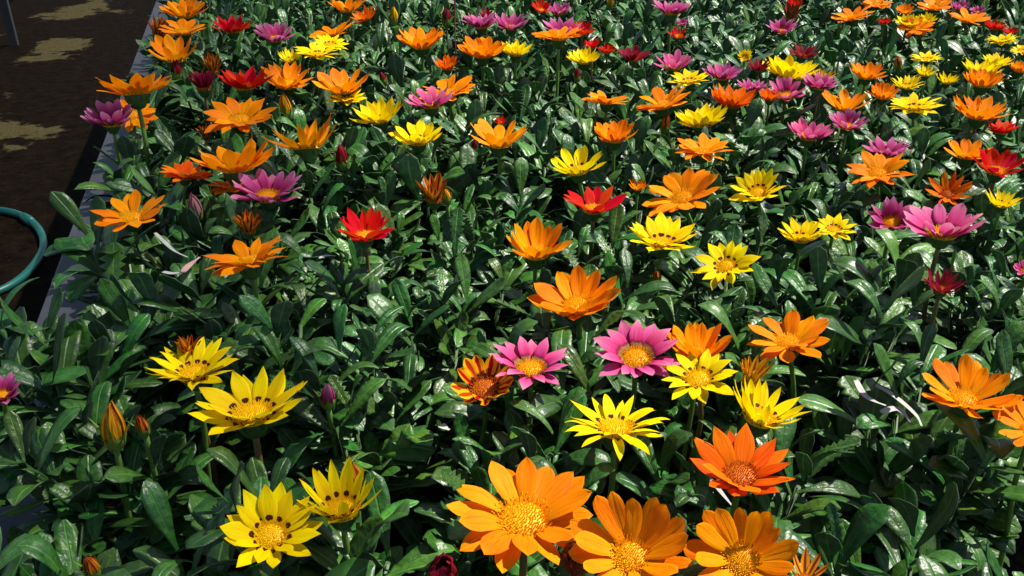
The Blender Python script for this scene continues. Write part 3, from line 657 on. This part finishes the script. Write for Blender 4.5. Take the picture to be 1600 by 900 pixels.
def bud(cx, cy, hpx, col, label, open_=.5, side=0, dz=0.0, lean=4):
    rs = random.Random(int(cx * 3 + cy)); P = at(cx, cy + hpx * .45, HEAD - .026 + dz)
    hgt = hpx * proj(P)[0][2] / F * 1.08; hgt = min(hgt, .055)
    hc = Vector((-P[0], -P[1], 0)).normalized(); rt = Vector((-hc.y, hc.x, 0))
    Rm = Matrix.Rotation(R(lean + rs.uniform(-6, 6)), 3, rt) @ Matrix.Rotation(R(side + rs.uniform(-8, 8)), 3, hc)
    nrm = Rm @ Vector((0, 0, 1)); foot = Vector((max(P[0] - nrm.x * .03, EDGE + .105), P[1] - nrm.y * .03, SOIL - .002))
    t = thing('gazania_bud', label, 'flower bud', foot, 'closed gazania buds')
    H = Matrix.Translation(Vector(P) - foot) @ Rm.to_4x4() @ Matrix.Diagonal((hgt, hgt, hgt, 1))
    n = 10
    for k in range(n):
        me, _ = petal('narrow', 'close', rs.randrange(7), col)
        th = 2 * math.pi * k / n + rs.uniform(-.1, .1); ln = (.62 + .3 * open_) * rs.uniform(.93, 1.05)
        M = Matrix.Rotation(th, 4, 'Z') @ Matrix.Translation((0, .17, .12)) @ Matrix.Rotation(R(95 + (k % 2) * 3), 4, 'X') @ Matrix.Diagonal((ln * 1.25, ln, ln, 1))
        obj('petal', me, t, H @ M)
    obj('calyx', BUDC, t, H @ Matrix.Diagonal((.76, .76, .82, 1)))
    neck = Vector(P)
    pth = smoothpath([foot, foot.lerp(neck, .5) + Vector((rs.uniform(-.004, .004), rs.uniform(-.004, .004), 0)), neck + nrm * hgt * .03], 4)
    v_, f_ = tube([p - foot for p in pth], .0019, 7); obj('stem', mesh('stem', v_, f_, [M_STEM]), t)
    HEADS.append((np.array(P) + np.array(nrm) * hgt * .5, hgt * .42, (cx, cy, hpx * .5, hpx), np.array(nrm)))
for a in [
 (182, 665, 80, 'Z', 'plump yellow gazania bud wrapped tight with brown tips', .9, -6),
 (228, 660, 46, 'X', 'small rusty-tipped gazania bud beside the plump yellow bud', .4, 8),
 (150, 875, 54, 'X', 'rusty-tipped green gazania bud low among dark leaves by the bench edge', .35, 0),
 (513, 614, 52, 'P', 'purple-tipped gazania bud beside the large bright yellow bloom', .6, 4),
 (557, 738, 50, 'X', 'rust brown gazania bud behind the spiky half-open yellow bloom', .7, 8),
 (536, 247, 44, 'C', 'red-tipped green gazania bud standing alone in foliage', .6, 0),
 (450, 168, 42, 'Z', 'slim yellow gazania bud beside the finger-petalled orange bloom', .7, 2),
 (277, 110, 36, 'C', 'purple-tipped green gazania bud near curled orange bloom', .4, -4),
 (615, 27, 28, 'Z', 'small yellow gazania bud in foliage at the back', .8, 0),
 (698, 28, 34, 'C', 'pale green gazania bud left of the thin wire', .3, 0),
 (740, 228, 24, 'C', 'tiny red-tipped gazania bud beside the uneven orange bloom', .5, 0),
 (602, 122, 26, 'C', 'green gazania bud between yellow and magenta blooms', .2, 8),
 (1038, 192, 34, 'X', 'brown-tipped gazania bud beside a ringed yellow bloom', .5, 0),
 (1027, 432, 26, 'X', 'small orange-tipped gazania bud between two yellow blooms', .5, 4),
 (1404, 100, 26, 'X', 'dull brown gazania bud between orange and yellow blooms', .6, 8),
 (700, 305, 34, 'Z', 'pale green gazania bud beside the thin striped closing bloom', .2, 0),
 (952, 4, 22, 'Z', 'small ochre gazania bud at the top border', .9, 0),
 (1172, 500, 30, 'W', 'dark dry gazania bud beside the golden orange bloom', .6, -10),
 (902, 118, 24, 'C', 'small reddish gazania bud under the yellow bloom', .5, 0),
]: bud(*a)

# fallen white and faded petals, and a thin wire
def curl(pix, z, wd, label, name, m=M_WHITE, cat='petal', rise=0.0):
    ps = smoothpath([at(px, py, z + rise * i) for i, (px, py) in enumerate(pix)], 5); n = len(ps); vs, fs = [], []
    for i, p in enumerate(ps):
        d = (ps[min(i + 1, n - 1)] - ps[max(i - 1, 0)]).normalized(); s = d.cross(Vector((0, 0, 1))).normalized(); q = i / (n - 1)
        ww = .72 * wd * (.35 + .65 * math.sin(math.pi * min(1, q * 1.15 + .12)) ** .7); up = s.cross(d)
        for th in range(8):
            a = 2 * math.pi * th / 8; vs.append(p + s * ww * math.cos(a) + up * (ww * .22 * math.sin(a) + ww * .3 * math.cos(a) ** 2))
    for i in range(n - 1):
        for k in range(8): fs.append((i * 8 + k, i * 8 + (k + 1) % 8, (i + 1) * 8 + (k + 1) % 8, (i + 1) * 8 + k))
    fs += [tuple(range(8))[::-1], tuple(range((n - 1) * 8, n * 8))]
    c = ps[0]; o = obj(name, mesh(name, [v - c for v in vs], fs, [m])); o.location = c
    o['label'] = label; o['category'] = cat; o['group'] = 'fallen dry petals on the leaves'; HEADS.append((np.array(ps[n // 2]), .012, (sum(p[0] for p in pix) / len(pix), sum(p[1] for p in pix) / len(pix), max(40, 1.2 * (max(p[0] for p in pix) - min(p[0] for p in pix))), max(26, 1.3 * (max(p[1] for p in pix) - min(p[1] for p in pix)))), np.array([0, 0, 1.]))); return o
M_PINKDRY = plain('faded_pink', (.50, .30, .27), .7, .2, 90, .25, .3, .001)
curl([(242, 364), (256, 378), (272, 392), (293, 402)], .897, .0028, 'curled white dry petal lying by the orange bloom', 'dry_petal')
curl([(254, 425), (270, 428), (288, 424)], .890, .0032, 'short white dry petal below the longer white one', 'dry_petal')
curl([(286, 426), (296, 415), (312, 402)], .892, .005, 'faded pink petal beside the white dry petals', 'dry_petal', M_PINKDRY)
curl([(498, 404), (510, 400), (524, 400)], .893, .0028, 'tiny white petal scrap left of the bright red bloom', 'dry_petal')
curl([(1337, 595), (1352, 620), (1384, 634)], .893, .0034, 'white curled dry leaf sliver beside an orange bloom', 'dry_leaf', M_WHITE, 'leaf')
curl([(1368, 602), (1395, 618), (1430, 648), (1440, 666)], .888, .0028, 'long pale curled leaf sliver next to the white one', 'dry_leaf', M_WHITE, 'leaf')
curl([(1377, 645), (1402, 640), (1424, 660)], .884, .004, 'grey-white dry leaf under the curled slivers', 'dry_leaf', M_WHITE, 'leaf')
curl([(1110, 748), (1125, 768), (1148, 795)], .880, .0022, 'white torn leaf edge below the rusty-disc orange bloom', 'dry_leaf', M_WHITE, 'leaf')
curl([(688, 665), (693, 668), (702, 672)], .888, .0042, 'small white dry bud tip among bright leaves', 'dry_petal')
curl([(916, 72), (926, 62), (935, 52)], .90, .004, 'white scrap between small red blooms at the back', 'dry_petal')
curl([(1581, 200), (1584, 188), (1585, 182)], .905, .004, 'white scrap beside the dark red bloom at the right', 'dry_petal')
bud(310, 325, 46, 'K', 'faded pink drooping gazania bud near the bench edge', .9, 10)
wp0 = at(713, 118, .885); wt = wp0 + np.array([.002, .004, .36])
v_, f_ = tube(smoothpath([(0, 0, SOIL - wp0[2]), (.0, .001, .02), (.002, .003, .2), tuple(wt - wp0)], 5), .0010, 6)
wo = obj('wire_stake', mesh('wire_stake', v_, f_, [M_THREAD])); wo.location = wp0; wo['label'] = 'thin rusty wire stake rising from the leaves near orange blooms'; wo['category'] = 'stake'
# ------------------------------------------------------------------ foliage: leaf meshes (a top skin and a paler underside), plants as rosettes
NL, NW = 9, 4
def leaf_mesh(var, lobed, bend, tip, fold, hw, top):
    rs = random.Random(var * 31 + 5); nl = 17 if lobed else NL
    xs = [0, .12, .3, .5, .7, .85, .95, 1]; wsN = [.17, .24, .50, .84, 1, .93, .68, .16]
    side = rs.uniform(-.13, .13); tw = rs.uniform(-16, 16); ph = rs.uniform(0, 6)
    T, uv = [], []; y = z = 0.0; nn = []
    for i in range(nl + 1):
        u = i / nl; ang = R(bend) * (u ** 1.2) + R(tip) * max(0, (u - .65) / .35) ** 1.4
        if i: y += math.cos(ang) / nl; z += math.sin(ang) / nl
        wd = hw * np.interp(u, xs, wsN)
        if lobed and .12 < u < .9: wd *= (1.2 if i % 2 else .55)
        for j in range(NW + 1):
            v = -1 + 2 * j / NW; tx = R(tw) * u; dx = v * wd
            dz = wd * (fold * abs(v) ** 1.3 - .22 * max(0, abs(v) - .6)) + .010 * math.sin(u * 9 + ph + v * 1.7) * abs(v)
            T.append((dx * math.cos(tx) - dz * math.sin(tx) + side * u * u, y - math.sin(ang) * dz, z + dx * math.sin(tx) + dz * math.cos(ang)))
            uv.append((u, j / NW))
    n = len(T); W = NW + 1
    Bv = [(x, y_ + .004 * 0, z_ - .012) for x, y_, z_ in T]
    fs, fm = [], []
    for i in range(nl):
        for j in range(NW):
            a, b, c, d = i * W + j, i * W + j + 1, (i + 1) * W + j + 1, (i + 1) * W + j
            fs.append((a, b, c, d)); fm.append(0); fs.append((d + n, c + n, b + n, a + n)); fm.append(1)
    for i in range(nl):
        a, d = i * W, (i + 1) * W; fs.append((a, d, d + n, a + n)); fm.append(1)
        b, c = i * W + NW, (i + 1) * W + NW; fs.append((b, b + n, c + n, c)); fm.append(1)
    me = mesh('leaf', T + Bv, fs, [top, LM_UNDER], fm=fm, uvs=uv + uv)
    mid = [T[k * W + NW // 2] for k in (nl // 3, 2 * nl // 3, nl)]
    return me, np.array(mid)
def leaf_set(top):
    out = []
    for v in range(14):
        rs = random.Random(v + 100)
        out.append(leaf_mesh(v, v == 4, [-18, -34, -55, -25, -40, 12, -70, -10, -46, -30, -22, -60, 6, -38][v], rs.uniform(-40, 30), rs.uniform(.06, .36), rs.uniform(.13, .175), top))
    return out
LEAF = leaf_set(LM_TOP); FRESH = leaf_set(LM_FRESH); LIME = leaf_set(LM_LIME)
v_, f_ = tube([(0, 0, 0), (0, 0, .5), (0, 0, 1)], [.0032, .0026, .0016], 6)
STALK = mesh('stalk', v_, f_, [plain('leaf_stalk', (.035, .085, .018), .5, .3, 60, .3)])
HP = np.array([h[0] for h in HEADS]); HR = np.array([h[1] for h in HEADS]); HN = np.array([h[3] for h in HEADS])
HB = np.array([h[2] for h in HEADS]); HD = proj(HP)[:, 2]
def clash(pts):
    """a leaf that would pierce a bloom or lie across its face is left out"""
    q = proj(pts)
    for p, s in zip(pts, q):
        d = p - HP; nd = (d * HN).sum(1)
        if ((np.linalg.norm(d, axis=1) < HR * 1.02) & (nd > -.006)).any(): return True
        k = (np.abs(s[0] - HB[:, 0]) < HB[:, 2] * .46) & (np.abs(s[1] - HB[:, 1]) < HB[:, 3] * .42) & (s[2] < HD - .002)
        if k.any(): return True
    return False
rp = random.Random(5)
def plant(x, y, sc, label, group, leaves=LEAF, crowns=3, per=15, hmul=1.0, lean=(0, 0), name='gazania_plant'):
    t = thing(name, label, 'plant', (x, y, SOIL), group); base = np.array([x, y, SOIL])
    a0 = rp.uniform(0, 6.28); px_ = proj(base)[0][0]
    for c in range(crowns):
        a = a0 + c * 2.39996 + rp.uniform(-.4, .4); rr = (.012 + .052 * math.sqrt((c + .4) / crowns)) * sc * rp.uniform(.85, 1.15)
        hc = rp.uniform(.070, .128) * sc * hmul * (.55 if c > 8 and c % 2 else 1)
        top = Vector((rr * math.cos(a) + lean[0], rr * math.sin(a) + lean[1], hc)); b = Vector((rr * .35 * math.cos(a), rr * .35 * math.sin(a), -.003))
        ax = (top - b); q = ax.to_track_quat('Z', 'Y').to_matrix()
        Rt = Matrix.Rotation(R(rp.uniform(0, 16)), 3, Vector((-math.sin(a), math.cos(a), 0)))
        fresh = rp.random() < .22
        n = per + rp.choice((-2, 0, 2)); g0 = rp.uniform(0, 6.28); kept = 0
        for j in range(n):
            f = j / (n - 1); az = g0 + j * 2.39996 + rp.uniform(-.3, .3)
            el = 72 - 66 * f ** .7 + rp.uniform(-10, 10)
            ln = (.026 + .027 * math.sin(math.pi * (.18 + .62 * f))) * sc * rp.uniform(.75, 1.35)
            pos = b.lerp(top, 1 - .62 * f) + Vector((rp.uniform(-.003, .003), rp.uniform(-.003, .003), 0))
            M = Matrix.Translation(pos) @ (Rt @ Matrix.Rotation(az, 3, 'Z') @ Matrix.Rotation(R(el), 3, 'X') @ Matrix.Rotation(R(rp.uniform(-22, 22)), 3, 'Y')).to_4x4() \
                @ Matrix.Diagonal((ln * rp.uniform(.85, 1.2), ln, ln, 1))
            S = FRESH if (leaves is LEAF and (fresh and f < .6 or rp.random() < .04)) else leaves
            me, mid = S[rp.randrange(14)]
            w3 = (np.c_[mid, np.ones(3)] @ np.array(M).T)[:, :3] + base
            if w3[:, 2].min() < BENCH + .004: continue
            if base[1] > .9 and w3[:, 2].max() < .812 and px_ > 60: continue
            s3 = proj(w3)
            if s3[:, 0].max() < -130 or s3[:, 0].min() > 1730 or s3[:, 1].max() < -60 or s3[:, 1].min() > 1010: continue
            if clash(w3): continue
            obj('leaf', me, t, M); kept += 1
        if kept > 6: obj('stalk', STALK, t, Matrix.Translation(b) @ q.to_4x4() @ Matrix.Diagonal((1, 1, ax.length * .86, 1)))
    return t
SP = .137
short = {}
for f_ob in [o for o in bpy.data.objects if o.name.startswith('gazania_flower') and 'label' in o]:
    short[f_ob.name] = (f_ob.location.x, f_ob.location.y, f_ob['label'])
spots = []; row = 0; yy = .16
while yy < 2.75:
    xx = EDGE + .105 + (row % 2) * SP * .5; k0 = True
    while xx < 2.3:
        px, py = xx + rp.uniform(-.018, .018), yy + rp.uniform(-.018, .018)
        if k0: px = EDGE + ((.150 if row % 2 == 0 else .18) if yy > .72 else (.115 if row % 2 == 0 else .165)) + rp.uniform(-.006, .014)
        s = proj(np.array([px, py, .87]))[0]
        if s[2] > .15 and -120 < s[0] < 1720 and -60 < s[1] < 1090: spots.append((px, py, s, k0))
        xx += SP; k0 = False
    yy += SP * .87; row += 1
own = {}
for (fx, fy, lab) in short.values():
    k = min(range(len(spots)), key=lambda i: (spots[i][0] - fx) ** 2 + (spots[i][1] - fy) ** 2)
    d = math.hypot(spots[k][0] - fx, spots[k][1] - fy)
    if len(lab.split()) <= 12 and d < .08 and (k not in own or d < own[k][0]): own[k] = (d, lab)
taken = {}
for (fx, fy, lab) in short.values():
    if len(lab.split()) > 12: continue
    c = [(math.hypot(p[0] - fx, p[1] - fy), i) for i, p in enumerate(spots) if i not in own and i not in taken]
    if c and min(c)[0] < .13: taken[min(c)[1]] = lab
for i, (px, py, s, edge) in enumerate(spots):
    lab = 'leaf rosettes under the ' + own[i][1] if i in own else None
    if i in taken: lab = 'leaf rosettes beside the ' + taken[i]
    if s[0] > 1500 and s[1] < 30:
        plant(px, py, 1.5, 'pale lime green leafy plant in the far corner of the bed', 'pale green plants in the far corner', LIME, 5, 12)
    elif edge:
        plant(px, py, rp.uniform(1.0, 1.2) * (.78 if py < .75 else 1), lab or 'leafy gazania plant spilling over the grey bench edge', 'gazania plants along the bench edge', LEAF, 13 if py < .85 else 8, 14, 1.2 if py < .75 else .92, (-.004 if py > .72 else -.03, 0))
    else:
        plant(px, py, rp.uniform(.92, 1.14) * (.80 if py < .7 else (.9 if py < .95 else 1)), lab or 'leafy gazania plant with glossy dark green rosettes packed in the bed', 'gazania plants filling the bed', LEAF, 17 if py < .75 else (13 if py < 1.0 else 8), 13, 1.38 if py < .7 else (1.14 if py < .95 else 1.03))
print('plants', len(spots), 'objects', len(bpy.data.objects))
